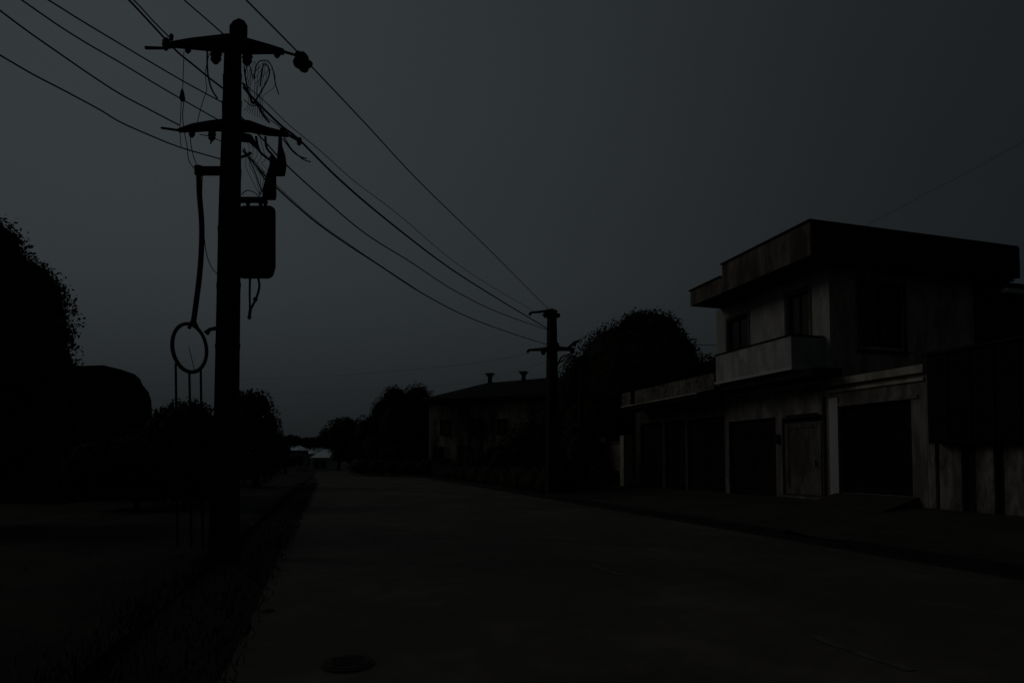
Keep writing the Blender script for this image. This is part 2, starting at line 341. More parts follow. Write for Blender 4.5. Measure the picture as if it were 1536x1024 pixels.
# ---------------- corner shop annex to the right ----------------
an = thing('annex', (18, 8, 0.4), 'low pale annex with wide dark canopy box right of the garage', 'annex')
for (y0, y1) in ((12.03, 12.245), (11.36, 11.93), (10.60, 11.02), (9.6, 10.38), (8.4, 9.4), (7.0, 8.2), (4.5, 6.8)):
    q = MB().box(XW + .0, XW + .12, y0, y1, .3, 2.3); q.build('wall_panel', M_annex, an, bevel=.012)
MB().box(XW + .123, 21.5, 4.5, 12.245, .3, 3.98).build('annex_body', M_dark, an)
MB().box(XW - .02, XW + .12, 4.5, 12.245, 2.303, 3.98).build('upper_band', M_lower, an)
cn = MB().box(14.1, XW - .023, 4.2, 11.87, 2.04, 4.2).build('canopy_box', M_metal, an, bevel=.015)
rb = MB()
for k in range(14): rb.box(14.07, 14.098, 4.3 + k * .54, 4.34 + k * .54, 2.06, 4.18)
rb.build('canopy_rib', M_metal, an)
MB().box(14.02, XW - .02, 4.15, 11.92, 4.203, 4.27).build('canopy_coping', M_dark, an)

# ---------------- shop row to the left of the house ----------------
sr = thing('shop_row', (18, 24, 0.4), 'single-storey shop row with stained canopy left of the corner house', 'shop')
sw = MB(); facade(sw, XW, XW + .25, [(20.625, 20.68, .3, 4.0), (20.68, 23.25, 3.35, 4.0), (23.25, 23.42, .3, 4.0), (23.42, 25.1, 3.42, 4.0), (25.1, 25.3, .3, 4.0), (25.3, 27.4, 3.42, 4.0), (27.4, 27.9, .3, 4.0)])
sw.build('front_wall', mat('dark_plaster', (0.15, 0.135, 0.11), .9, 5, 0, .3, col2=(.05, .045, .038), streak=True), sr)  # darker, streaked plaster tone for the shop front
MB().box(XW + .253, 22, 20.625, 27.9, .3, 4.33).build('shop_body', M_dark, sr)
for (a, b, zt) in ((20.69, 21.96, 3.34), (21.97, 23.24, 3.34), (23.43, 25.09, 3.41), (25.31, 26.34, 3.41), (26.35, 27.39, 3.41)):
    d = MB().box(XW + .15, XW + .18, a, b, .42, zt)
    for k in range(9): d.box(XW + .13, XW + .149, a + .08, b - .08, .55 + k * .31, .55 + k * .31 + .24)
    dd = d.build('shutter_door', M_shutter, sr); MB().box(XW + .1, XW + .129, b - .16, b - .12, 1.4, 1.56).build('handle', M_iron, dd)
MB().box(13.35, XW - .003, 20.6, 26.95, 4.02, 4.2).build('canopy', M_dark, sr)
cp = MB(); 
for (a, b) in ((19.5, 21.85), (21.9, 23.45), (23.5, 25.6), (26.05, 26.93)): cp.box(13.28, 13.36, a, b, 4.203, 4.80)
cp.build('canopy_parapet', mat('flaking_plaster', (.34, .31, .27), .9, 7, 0, .3, col2=(.05, .045, .04)), sr)
MB().box(13.24, 13.4, 20.6, 26.95, 4.15, 4.2).build('drip_edge', M_side, sr)

# ---------------- boundary wall beyond the shops ----------------
bw = thing('boundary_wall', (14.3, 32, .3), 'patchy pale boundary wall beyond the shop row, half hidden by shrubs', 'wall')
MB().box(14.2, 14.4, 28.6, 39, .2, 2.55).build('wall_face', mat('patchy_plaster', (.30, .28, .24), .9, 2.2, 0, .3, col2=(.05, .045, .04)), bw)
MB().box(14.12, 14.48, 28.58, 39.02, 2.553, 2.65).build('coping', M_conc, bw)
for yy in (28.5, 31.6, 35.2): MB().box(14.05, 14.55, yy - .2, yy + .2, .2, 2.9).build('pier', M_side, bw, bevel=.015)

# ---------------- neighbour house behind right ----------------
nb = thing('neighbour_house', (27, 24, .3), 'dark neighbouring house just visible behind the corner house at right', 'house')
MB().box(23.5, 36, 20, 28, .3, 8.85).build('house_wall', M_dark, nb)
nr = MB().box(23.2, 36.4, 19.5, 28.4, 8.853, 9.25).build('roof_slab', M_dark, nb)
MB().box(27.3, 28.45, 19.2, 19.49, 8.72, 8.9).build('ledge', M_white, nb)
window(nb, 'x', 30, 31.5, 5.2, 6.8, 19.93)

# ---------------- foliage ----------------
def leaves(mb, blobs, n, size, inner=0.80):
    wts = [b[1] * b[2] + b[1] * b[3] for b in blobs]
    for i in range(n):
        c, rx, ry, rz_ = random.choices(blobs, wts)[0]
        th = random.uniform(0, 2 * pi); z = random.uniform(-1, 1); q = math.sqrt(1 - z * z)
        lob = 1 + .07 * sin(5 * th + c[0]) * sin(4 * z + c[1]) + .05 * sin(11 * th + 7 * z)
        rr = lob * (inner + (1.06 - inner) * random.random() ** .7 + (random.random() ** 6) * .10)
        p = Vector((c[0] + rx * rr * q * cos(th), c[1] + ry * rr * q * sin(th), c[2] + rz_ * rr * z))
        if p.z < 0.05: continue
        a = Vector((random.gauss(0, 1), random.gauss(0, 1), random.gauss(0, 1))).normalized()
        b = a.cross(Vector((random.gauss(0, 1), random.gauss(0, 1), random.gauss(0, 1)))).normalized()
        s = size * random.uniform(.55, 1.35)
        mb.poly([p - a * s, p - b * s * .5, p + a * s, p + b * s * .5])
def tree(name, label, cat, base, blobs, n, size, m=None, trunk_r=.25, core=.82, group=None):
    o = thing(name, base, label, cat, group)
    cr = MB()
    for (c, rx, ry, rz_) in blobs: cr.ball(c, rx * core, ry * core, max(.1, rz_ * core), 3, .05)
    leaves(cr, blobs, n, size)
    cr.build('crown', m or M_leaf, o)
    tk = MB(); B = Vector(base)
    big = sorted(blobs, key=lambda b: -b[1])[:4]
    mid = B + Vector((0, 0, max(.3, min(b[0][2] for b in big) * .5)))
    tk.tube([B - Vector((0, 0, .1)), B + Vector((.03, .02, (mid.z - B.z) * .5)), mid], [trunk_r * 1.3, trunk_r, trunk_r * .85], 10)
    for (c, rx, ry, rz_) in big:
        c = Vector(c); tk.tube([mid, (mid + c) / 2 + Vector((random.uniform(-.2, .2), random.uniform(-.2, .2), 0)), c], [trunk_r * .7, trunk_r * .45, trunk_r * .15], 8)
    tk.build('trunk', M_bark, o)
    return o
def B_(u, v, d, ru, rv, dy=None):        # blob from outline: centre, half width and half height as seen
    k = d / FPX; return (tuple(pt(u, v, d)), ru * k, (dy or ru) * k, rv * k)

D = 14.5
tree('broadleaf_tree', 'huge dark broadleaf tree cut off at the far left edge', 'tree', gnd(-60, D, 0.05),
     [B_(-70, 470, D, 120, 150), B_(-18, 470, D + .4, 105, 92), B_(20, 545, D, 80, 78), B_(-34, 370, D + .3, 60, 50), B_(20, 442, D + .5, 66, 60), B_(14, 620, D + .3, 78, 90), B_(-60, 640, D, 120, 110), B_(40, 500, D - .2, 58, 46)], 30000, .05, core=.9)
# curved-roof shed
d = 25.0; k = d / FPX
sh = thing('shed', gnd(130, d, .05), 'dark shed with a rounded sheet roof behind the big left tree', 'shed')
prof = [(-28, 640), (-28, 600), (-10, 570), (20, 556), (60, 551), (100, 549), (155, 547.5), (182, 554), (202, 561), (210, 568), (214, 577), (223, 588), (227, 601), (228, 618), (228, 640)]
P0 = [pt(u, v, d) for u, v in prof]; back = Vector((pt(215, 600, 1).x, pt(215, 600, 1).y, 0)).normalized() * 5
MB().loft([P0, [p + back for p in P0]]).build('curved_roof', M_tin, sh)
wl = [gnd(-26, d), gnd(226, d), pt(226, 641, d), pt(-26, 641, d)]
MB().loft([[p + back * .01 for p in wl], [p + back * .98 for p in wl]]).build('shed_wall', M_dark, sh)
dq = [gnd(110, d), gnd(150, d), pt(150, 636, d), pt(110, 636, d)]
MB().loft([[p - back * .02 for p in dq], [p + back * .005 for p in dq]]).build('shed_door', M_shutter, sh)
qd = [pt(115, 641, d - .15), pt(124, 641, d - .15), pt(124, 650, d - .15), pt(115, 650, d - .15)]
MB().loft([[p for p in qd], [p + back * .01 for p in qd]]).build('pale_block', M_conc, sh)  # small paler block on the shed front

tree('bush', 'broad dark hedge bush behind the cable ring left of the near pole', 'bush', gnd(278, 22, .05),
     [B_(278, 650, 22, 44, 50), B_(238, 660, 22, 28, 46), B_(310, 662, 22.4, 32, 48), B_(260, 640, 22.3, 22, 34), B_(292, 630, 22.3, 22, 30), B_(250, 715, 22, 46, 40), B_(305, 715, 22, 40, 40)], 5200, .075, M_leaf, .08)
tree('bush', 'low dark bush between the shed and the hedge on the left verge', 'bush', gnd(205, 20, .05),
     [B_(205, 690, 20, 55, 44), B_(150, 700, 20, 60, 46), B_(255, 700, 20.2, 40, 34)], 3600, .075, M_leaf, .08)
tree('leafy_tree', 'ragged tree rising just right of the near utility pole', 'tree', gnd(385, 38, .05),
     [B_(372, 640, 38, 34, 50), B_(392, 608, 38, 17, 24), B_(366, 605, 38.3, 20, 20), B_(404, 640, 38, 18, 32), B_(350, 660, 38, 40, 44), B_(400, 680, 38.2, 26, 34), B_(365, 700, 38, 50, 30), B_(378, 598, 38, 10, 14)], 8000, .09, M_leaf2, .16, core=.66)
tree('leafy_tree', 'small tree left of the far end of the road', 'tree', gnd(428, 75, .05),
     [B_(420, 680, 75, 15, 24), B_(438, 661, 75.5, 13, 9), B_(412, 668, 75, 16, 24), B_(446, 690, 75, 10, 7)], 2600, .16, M_leaf2, .2)
tree('leafy_tree', 'low round tree over the vanishing point of the road', 'tree', gnd(463, 150, .05),
     [B_(466, 664, 150, 16, 8), B_(448, 664, 150, 12, 8), B_(480, 664, 150, 10, 7)], 1600, .26, M_leaf2, .25)
tree('leafy_tree', 'round-topped tree right of the road end', 'tree', gnd(508, 110, .05),
     [B_(512, 655, 110, 27, 27), B_(520, 642, 110, 16, 17), B_(535, 668, 110, 26, 26), B_(494, 658, 110, 18, 15), B_(515, 684, 110, 18, 8)], 5200, .22, M_leaf2, .3)
tree('leafy_tree', 'sloping tree mass between the road-end tree and the twin-topped tree', 'tree', gnd(552, 95, .05),
     [B_(552, 655, 95, 26, 32), B_(570, 650, 94, 24, 36), B_(575, 672, 93, 40, 28)], 4000, .2, M_leaf, .3)
tree('leafy_tree', 'twin-topped dense tree left of the long building', 'tree', gnd(608, 85, .05),
     [B_(602, 640, 85, 42, 48), B_(592, 602, 85, 22, 24), B_(626, 602, 85, 24, 27), B_(572, 622, 85, 16, 26), B_(640, 630, 85, 20, 34), B_(632, 680, 84, 26, 26), B_(600, 682, 84, 40, 22)], 13000, .13, M_leaf, .4)
tree('mango_tree', 'great dome-shaped dark tree behind the shop row', 'tree', gnd(950, 45, .1),
     [B_(950, 580, 45, 96, 96), B_(982, 510, 45.5, 44, 43), B_(925, 530, 45.5, 48, 40), B_(1005, 550, 45, 44, 58), B_(885, 570, 45, 40, 42), B_(960, 500, 46, 34, 34), B_(862, 600, 44.5, 36, 50), B_(895, 640, 44, 60, 60), B_(1030, 590, 45.5, 20, 40)], 26000, .11, M_leaf, .5, core=.9)
tree('leafy_tree', 'dark tree top peeping left of the balcony', 'tree', gnd(1062, 42, .2),
     [B_(1062, 580, 42, 28, 46), B_(1080, 566, 42, 22, 32)], 2600, .12, M_leaf, .25)
tree('leafy_tree', 'leafy clump in front of the long building beside the far pole', 'tree', gnd(800, 48, .1),
     [B_(795, 672, 48, 46, 40), B_(765, 690, 48, 36, 24), B_(832, 650, 47, 40, 50), B_(720, 695, 52, 22, 18)], 5600, .11, M_leaf, .2)
tree('shrub', 'tall dark shrub against the left part of the boundary wall', 'bush', gnd(868, 34, .3),
     [B_(868, 672, 34, 34, 46), B_(845, 690, 34, 26, 30), B_(890, 700, 33.5, 18, 24)], 3600, .07, M_leaf, .1)
tree('shrub', 'small shrub at the foot of the boundary wall', 'bush', gnd(908, 33, .3),
     [B_(908, 708, 33, 14, 18), B_(920, 716, 32, 10, 12)], 1100, .055, M_leaf, .05)
tree('hedge', 'dark low hedge along the right roadside before the long building', 'hedge', gnd(680, 70, .05),
     [B_(u, 700, 70 - (u - 560) * .06, 22, 13) for u in range(545, 850, 24)] + [B_(u, 699, 74, 20, 9) for u in (556, 580, 604)], 4200, .13, M_leaf, .1)

hb = []
for i in range(40):
    y_ = 29 + i * 1.45; x_ = 10.5 + random.uniform(-.15, .35) + max(0, y_ - 60) * .03; q_ = random.uniform(.8, 1.15)
    hb.append(((x_, y_, .45), .95 * q_, 1.1 * q_, 1.0 * q_))
tree('hedge', 'long low roadside hedge running from the far pole towards the road end', 'hedge', (10.5, 57, .1), hb, 15000, .075, M_leaf, .08)
tree('shrub', 'dense shrub filling the gap between the far pole and the boundary wall', 'bush', gnd(880, 30, .2),
     [B_(872, 690, 30.5, 30, 50), B_(900, 712, 29.5, 22, 22), B_(850, 712, 30.5, 22, 30)], 5200, .06, M_leaf, .08)
# palm beside the far pole
pm = thing('palm_tree', gnd(868, 31, .3), 'small palm with arching fronds beside the far pole', 'palm tree')
top = pt(872, 545, 31); cf = MB()
MB().tube([gnd(872, 31, .2), gnd(871, 31, 2.5), top], [.16, .13, .11], 10).build('trunk', M_bark, pm)
for i in range(13):
    a = 2 * pi * i / 13 + .2; ln_ = random.uniform(1.1, 1.6); rise_ = random.uniform(.25, .75)
    dv = rt * cos(a) + Vector((fw.x, fw.y, 0)) * sin(a)
    sp = [top + dv * ln_ * t + Vector((0, 0, rise_ * (2.2 * t - 2.6 * t * t))) for t in [j / 8 for j in range(9)]]
    cf.tube(sp, [.018 - .0016 * j for j in range(9)], 4)
    for j in range(1, 9):
        for sgn in (-1, 1):
            sd_ = dv.cross(Vector((0, 0, 1))) * sgn
            for h in (0, .5):
                p = sp[j - 1].lerp(sp[j], h + .25); l = .42 * (1 - .07 * j)
                q = p + sd_ * l * .6 + dv * l * .5 - Vector((0, 0, l * .55)); m_ = dv * .025
                cf.poly([p - m_, q, p + m_])
cf.build('fronds', M_leaf, pm)

# ---------------- long hipped building ----------------
lb = thing('long_building', gnd(740, 66, .05), 'long weathered building with dark hipped roof across the middle distance', 'building')
A = gnd(643, 67, .05); Bq = gnd(880, 61, .05); ax = (Bq - A).normalized(); ay = Vector((-ax.y, ax.x, 0)); 
if ay.dot(fw) < 0: ay = -ay
LW = (Bq - A).length; HW = (692 - 603) / FPX * 66 + 1.6; HR = (692 - 574) / FPX * 66 + 2.0
def lp(a, b, z): return A + ax * a + ay * b + Vector((0, 0, z - .05))
MLB = mat('weathered_ochre_plaster', (.62, .55, .45), .95, 1.2, 0, .3, col2=(.22, .19, .15), streak=True, blotch=(.45, (.05, .043, .035)))
MB().loft([[lp(0, 0, 0), lp(LW, 0, 0), lp(LW, 8, 0), lp(0, 8, 0)], [lp(0, 0, HW), lp(LW, 0, HW), lp(LW, 8, HW), lp(0, 8, HW)]]).build('wall', MLB, lb)
ov = .8; e = [lp(-ov, -ov, HW), lp(LW + ov, -ov, HW), lp(LW + ov, 8 + ov, HW), lp(-ov, 8 + ov, HW)]
e2 = [p + Vector((0, 0, .35)) for p in e]
roof = MB(); b = 0; roof.v = [tuple(p) for p in e + e2] + [tuple(lp(5.0, 4, HR)), tuple(lp(LW - 4, 4, HR + .3)), tuple(lp(1.7, 4, HR - .85))]
roof.f = [(3, 2, 1, 0), (0, 1, 5, 4), (1, 2, 6, 5), (2, 3, 7, 6), (3, 0, 4, 7), (4, 5, 9, 8), (4, 8, 10), (5, 6, 9), (6, 7, 8, 9), (7, 10, 8), (7, 4, 10)]
ro_ = roof.build('roof', M_tin, lb)
for u_ in (716, 769):
    a = (u_ - 643) / 237 * LW * 1.02; ch = MB()
    ch.obox(lp(a, 4, HR + .45), ax, ay, Vector((0, 0, 1)), .16, .25, .45); ch.obox(lp(a, 4, HR + .98), ax, ay, Vector((0, 0, 1)), .42, .4, .07); ch.obox(lp(a, 4, HR + .78), ax, ay, Vector((0, 0, 1)), .3, .3, .05)
    ch.build('chimney', M_dark, ro_)
M_wood = mat('faded_shutter_wood', (.16, .14, .115), .9, 4, .5, .2)
WINS = [(1.2, .9, 3.1, .5), (4.1, .9, 3.2, .6), (7.6, 1.0, 3.0, .75), (11.9, .9, 3.1, .5), (1.9, 4.5, 6.0, .45), (5.6, 4.4, 6.1, .5), (8.4, 4.5, 5.9, .45), (12.6, 4.4, 6.0, .6)]
for i, (a, z0, z1, wdt) in enumerate(WINS):
    f = MB(); Z = Vector((0, 0, 1))
    for s_ in (-1, 1): f.obox(lp(a + s_ * wdt, -.06, (z0 + z1) / 2), ax, ay, Z, .06, .055, (z1 - z0) / 2)
    f.obox(lp(a, -.06, z0), ax, ay, Z, wdt + .1, .08, .06); f.obox(lp(a, -.06, z1), ax, ay, Z, wdt + .1, .08, .06)
    fo = f.build('window', M_shutter, lb)
    if i in (1, 4, 6):
        for s_ in (-1, 1): MB().obox(lp(a + s_ * (wdt * .5), -.02, (z0 + z1) / 2), ax, ay, Z, wdt * .46, .014, (z1 - z0) / 2 - .06).build('shutter', M_wood, fo)
    else: MB().obox(lp(a, -.02, (z0 + z1) / 2), ax, ay, Z, wdt - .06, .014, (z1 - z0) / 2 - .06).build('pane', M_glass, fo)

# ---------------- far end of the road ----------------
def far_house(u0, u1, v0, v1, vr, d, label):
    a = gnd(u0, d, 0); b = gnd(u1, d, 0); x = (b - a).normalized(); y = Vector((-x.y, x.x, 0)); W = (b - a).length
    if y.dot(fw) < 0: y = -y
    h = (692 - v0) / FPX * d + 1.6; hr = (692 - vr) / FPX * d + 1.6; t = thing('pale_house_shape', (a + b) / 2, label, 'house')
    f = lambda p, q, z: a + x * p + y * q + Vector((0, 0, z))
    MB().loft([[f(0, 0, 0), f(W, 0, 0), f(W, 6, 0), f(0, 6, 0)], [f(0, 0, h), f(W, 0, h), f(W, 6, h), f(0, 6, h)]]).build('wall', M_wall, t)
    r = MB(); r.v = [tuple(q) for q in (f(-.4, -.5, h), f(W + .4, -.5, h), f(W + .4, 6.5, h), f(-.4, 6.5, h), f(W * .42, 3, hr), f(W * .62, 3, hr))]
    r.f = [(3, 2, 1, 0), (0, 1, 5, 4), (1, 2, 5), (2, 3, 4, 5), (3, 0, 4)]
    r.build('roof', M_galv, t)
    for q in (.25, .7): MB().obox(f(W * q, -.03, h * .45), x, y, Vector((0, 0, 1)), .5, .025, .7).build('window', M_glass, t)
    return t
far_house(469, 492, 686, 692, 673.5, 120, 'white-roofed little house at the vanishing point of the road')
far_house(427, 444, 675, 692, 666, 100, 'pale house shape added for a bright sky gap in the foliage left of the road end')  # added house shape, stands in for sky seen between the trees
far_house(453, 465, 680, 692, 674, 135, 'tiny pale house just left of the white-roofed one')
# ---------------- near utility pole ----------------
DP = 10.35
def S(u, v, dd=0.0): return pt(u, v, DP + dd)
_q = pt(345, 300, 1); F0 = Vector((_q.x, _q.y, 0)).normalized()
up_base = gnd(338, DP, 0.0)
np_ = thing('utility_pole', up_base, 'tall blackened concrete utility pole in the left foreground with two cross arms', 'utility pole', 'utility poles')
def prism(rows, depth):                     # rows of (v, left u, right u); tapered rectangular shaft
    rings = []
    for (v, a, b, dd) in rows:
        l, r_ = S(a, v), S(b, v); f = F0 * dd; rings.append([l - f, r_ - f, r_ + f, l + f])
    return rings
sf = MB().loft(prism([(858, 310, 361, .2), (620, 321, 358.5, .18), (440, 325, 360.5, .17), (310, 328, 361, .16), (190, 332.5, 362, .15), (60, 337, 362, .13)], 1))
sf.build('shaft', M_pole, np_, bevel=.02)
MB().loft([[S(u, v) + F0 * k for (u, v) in ((344, 60), (344, 45), (350, 38), (358, 34.5), (366, 38), (371, 46), (371, 57), (366, 62))] for k in (-.13, .13)]).build('cap', M_pole, np_, bevel=.01)
def arm(pts, rad, par, name='cross_arm', m=None, dd=0):
    return MB().tube([S(u, v, dd) for u, v in pts], rad, 8).build(name, m or M_pole, par)
arm([(245, 70), (262, 67), (290, 66), (320, 66), (345, 66), (375, 70), (405, 74), (425, 78)], [.04, .055, .09, .12, .15, .12, .075, .05], np_)
arm([(218, 72), (246, 72.5)], [.028, .022], np_, 'arm_tip')
arm([(423, 77), (447, 84)], [.025, .02], np_, 'arm_tip')
arm([(268, 196), (290, 192), (315, 189), (345, 188), (375, 190), (400, 197), (432, 202)], [.035, .07, .085, .11, .10, .075, .045], np_)
arm([(242, 192), (270, 196)], [.02, .022], np_, 'arm_tip')
arm([(430, 201), (449, 211)], [.022, .03], np_, 'arm_tip')
for (u, v, r0) in ((282, 72, .06), (324, 82, .10), (371, 86, .09), (416, 79, .06), (288, 198, .06), (318, 202, .07), (424, 197, .05), (249, 66, .07), (257, 56, .04), (449, 212, .045)):
    MB().loft([[S(u, v) + rt * (r0 * s_ * cos(2 * pi * i / 12)) + F0 * (r0 * s_ * sin(2 * pi * i / 12)) + Vector((0, 0, h_)) for i in range(12)] for s_, h_ in ((.5, r0 * 1.3), (1, r0 * .7), (.75, r0 * .35), (1.05, 0), (.8, -r0 * .4), (.95, -r0 * .8), (.4, -r0 * 1.5))]).build('insulator', M_rubber, np_)
# clustered fitting on the right arm tip
cl_ = MB()
for (u, v, ru, rv) in ((453, 88, 10, 10), (448, 94, 8, 9), (460, 96, 9, 6), (455, 102, 8, 6), (447, 83, 5, 6)): cl_.ball(S(u, v), ru * DP / FPX, .09, rv * DP / FPX, 2, .12)
cl_.build('arm_end_fitting', M_iron, np_)
# side bracket at left
MB().obox(S(318, 256.5), rt, F0, Vector((0, 0, 1)), .16, .06, .065).build('side_bracket', M_pole, np_, bevel=.02)
MB().obox(S(375, 300), rt, F0, Vector((0, 0, 1)), .24, .05, .035).build('transformer_bracket', M_pole, np_)
MB().tube([S(355, 205), S(375, 208), S(386, 222)], [.08, .07, .03], 6).build('arm_strut', M_pole, np_)
arm([(362, 236), (372, 232), (377, 229)], .022, np_, 'stay_hook')
ROWS = [(858, 310, 361, .2), (620, 321, 358.5, .18), (440, 325, 360.5, .17), (310, 328, 361, .16), (190, 332.5, 362, .15), (60, 337, 362, .13)]
def shaft_at(v):
    for (v0, a0, b0, d0), (v1, a1, b1, d1) in zip(ROWS, ROWS[1:]):
        if v1 <= v <= v0: t = (v0 - v) / (v0 - v1); return (v, a0 + (a1 - a0) * t - .7, b0 + (b1 - b0) * t + .7, d0 + (d1 - d0) * t + .008)
for vv in (120, 160, 262, 345, 430, 520):
    MB().loft(prism([shaft_at(vv + 1.5), shaft_at(vv - 1.5)], 1)).build('pole_band', M_iron, np_)
# fuse arms
tf = thing('transformer', S(386, 415) , 'rounded dark transformer tank bolted to the near pole', 'transformer')
def rrect(u0, u1, v0, v1, r, n=5):
    o = []
    for (cu, cv, a0) in ((u1 - r, v0 + r, -90), (u1 - r, v1 - r, 0), (u0 + r, v1 - r, 90), (u0 + r, v0 + r, 180)):
        for i in range(n + 1): a = R(a0 + 90 * i / n); o.append((cu + r * cos(a), cv + r * sin(a)))
    return o
tk = MB(); RR = rrect(356, 412.5, 314, 414, 10); RI = rrect(359, 409.5, 317, 411, 9)
tk.loft([[S(u, v) + F0 * -.19 for u, v in RI], [S(u, v) + F0 * -.165 for u, v in RR], [S(u, v) + F0 * .165 for u, v in RR], [S(u, v) + F0 * .19 for u, v in RI]])
tk.build('tank', M_metal, tf)
for u in (372, 391, 398):
    MB().loft([[S(u, v) + rt * (r_ * cos(2 * pi * i / 10)) + F0 * (r_ * sin(2 * pi * i / 10)) for i in range(10)] for v, r_ in ((318, .045), (313, .045), (311, .03), (307, .03), (304, .045), (297, .03))]).build('bushing', M_rubber, tf)
lead = MB().tube([S(375, 415), S(374.5, 440), S(375, 462), S(374, 476)], [.02, .018, .018, .03], 6).tube(catmull([S(387, 415), S(389, 430), S(384, 448), S(377, 462), S(375, 472)]), .02, 6)
lead.ball(S(374, 476), .035, .035, .04, 1); lead.ball(S(383, 449), .04, .04, .045, 1)
lead.build('hanging_lead', M_rubber, tf)
fs = thing('fuse_cutout', S(405, 290), 'slanted fuse cutout hanging from the lower cross arm above the transformer', 'fuse')
def slab(pts, w_, par, name, m, dep=.09):
    n = len(pts); lft = [S(u - w, v) for (u, v), w in zip(pts, w_)]; rgt = [S(u + w, v) for (u, v), w in zip(pts, w_)]
    MB().loft([[l - F0 * dep, r_ - F0 * dep, r_ + F0 * dep, l + F0 * dep] for l, r_ in zip(lft, rgt)]).build(name, m, par, bevel=.015)
slab([(404, 298), (404, 284), (407, 262), (411, 246), (407, 236)], [10.5, 10, 7, 6, 3], fs, 'fuse_barrel', M_rubber)
slab([(421, 262), (422, 250), (421.5, 236), (420, 222), (420, 203)], [7, 7.5, 6, 3, 2], fs, 'fuse_insulator', M_rubber)
MB().tube([S(411, 250), S(420, 246)], .05, 8).build('clamp', M_iron, fs)

# ---------------- cable loop ----------------
co = thing('cable_ring', S(285, 560), 'round cable loop hanging left of the near pole', 'cable ring')
cd = catmull([S(298, 254), S(299, 290), S(302.5, 335), S(302, 375), S(299, 415), S(294, 455), S(290, 484)])
cd_r = [.052 + .012 * sin(i * .35) for i in range(len(cd))]
MB().tube(cd, .043, 8).build('drop_cable', M_rubber, co)
MB().tube(catmull([S(304, 256), S(303, 300), S(308, 370), S(317, 400), S(330, 415)]), .007, 5).build('thin_stay', M_wire, co)
MB().tube([S(298, 250), S(299, 262)], .075, 8).build('cable_head', M_rubber, co)
cen = S(285, 522); rad = 36 * DP / FPX; yaw = R(53); hx = F0.cross(Vector((0, 0, 1))) * cos(yaw) + F0 * sin(yaw)
ring = [cen + hx * rad * cos(t) + Vector((0, 0, 1)) * rad * 1.0 * sin(t) for t in [2 * pi * i / 48 for i in range(49)]]
MB().tube(ring, .030, 8, cap=False).build('hoop', M_rubber, co)
ring2 = [cen + hx * rad * .93 * cos(t) + F0 * .05 + Vector((0, 0, .02)) + Vector((0, 0, 1)) * rad * .97 * sin(t) for t in [2 * pi * i / 48 for i in range(49)]]
MB().tube(ring2, .011, 6, cap=False).build('inner_loop', M_wire, co)
MB().tube([S(283, 520), S(287, 535), S(292, 556)], .006, 5).build('thin_stay', M_wire, co)
for k_ in ((283, 493), (298, 496)): MB().tube([S(290, 478), S(*k_)], .03, 6).build('yoke', M_rubber, co)
MB().tube([S(309, 500), S(315, 494), S(325, 492)], [.045, .03, .035], 6).build('pole_clip', M_iron, co)
for (u, v0) in ((263.5, 545), (284, 558), (301, 550)):
    MB().tube([S(u, v0), S(u + .8, 600), S(u + 1, 640), S(u + 3, 820)], .019, 6).build('tail_wire', M_rubber, co)

# ---------------- loose wires round the pole head ----------------
def loose(ptsuv, r, label, dd=.0, name='loose_wire'):
    o = MB().tube(catmull([S(u, v, dd) for u, v in ptsuv], 5), r, 5).build(name, M_wire); tag(o, label, 'wire', 'loose wires on the near pole'); return o
loose([(276, 78), (275, 110), (274, 132), (272, 150), (271, 175), (270, 192), (271, 215), (272, 220)], .006, 'thin dropper wire hanging from the left end of the upper arm')
tag(MB().loft([[S(u, v) + F0 * k_ for (u, v) in ((273, 134), (276, 138), (278, 149), (273, 152), (269, 148), (271, 138))] for k_ in (-.03, .03)]).build('wire_connector', M_rubber), 'small black connector on the dropper wire left of the pole', 'connector')
loose([(276, 150), (274, 175), (277, 200), (281, 222), (283, 240), (290, 252)], .007, 'dropper wire curving to the left side bracket')
loose([(311, 72), (311, 100), (313, 118), (318, 135), (326, 148)], .014, 'jumper wire left of the shaft under the upper arm')
loose([(314, 80), (308, 110), (310, 135), (305, 150), (298, 175), (295, 190)], .006, 'long thin jumper running down to the lower arm left')
loose([(285, 200), (287, 220), (292, 240), (298, 252)], .007, 'short dropper between the lower arm and the bracket')
loose([(300, 202), (312, 204), (322, 208), (332, 212)], .008, 'little strap wire under the lower arm left')
loose([(316, 195), (317, 210), (316, 216)], .014, 'stub wire under the lower arm')
loose([(368, 110), (372, 92), (380, 118), (384, 100), (390, 92), (402, 92), (409, 104), (413, 125), (418, 142)], .009, 'tangled jumper loop right of the shaft')
loose([(366, 100), (370, 125), (376, 150), (380, 155), (390, 140), (402, 118), (404, 104), (396, 96), (393, 110), (390, 130)], .011, 'second jumper tangle knotted right of the shaft')
loose([(364, 125), (372, 138), (378, 152), (386, 158), (394, 172), (404, 184)], .016, 'thick jumper falling to the lower arm right')
loose([(366, 150), (376, 158), (388, 160), (400, 176), (414, 186), (424, 196)], .008, 'thin jumper falling to the lower arm tip')
loose([(384, 205), (388, 225), (398, 235), (408, 242)], .022, 'thick curved lead feeding the fuse')
loose([(398, 205), (400, 222), (408, 232), (414, 240)], .020, 'second curved lead feeding the fuse')
loose([(366, 222), (374, 240), (384, 262), (390, 280), (398, 294)], .009, 'lead from the shaft to the transformer top')
loose([(378, 240), (390, 258), (398, 270)], .012, 'short lead beside the fuse barrel')
loose([(362, 292), (370, 286), (380, 288), (390, 296)], .008, 'low loop over the transformer')
loose([(426, 205), (436, 222), (446, 232), (456, 240), (466, 243)], .010, 'frayed wire hanging off the lower right arm tip')
loose([(424, 208), (440, 228), (452, 236), (460, 238)], .012, 'frayed twin wire beside the lower right arm tip')

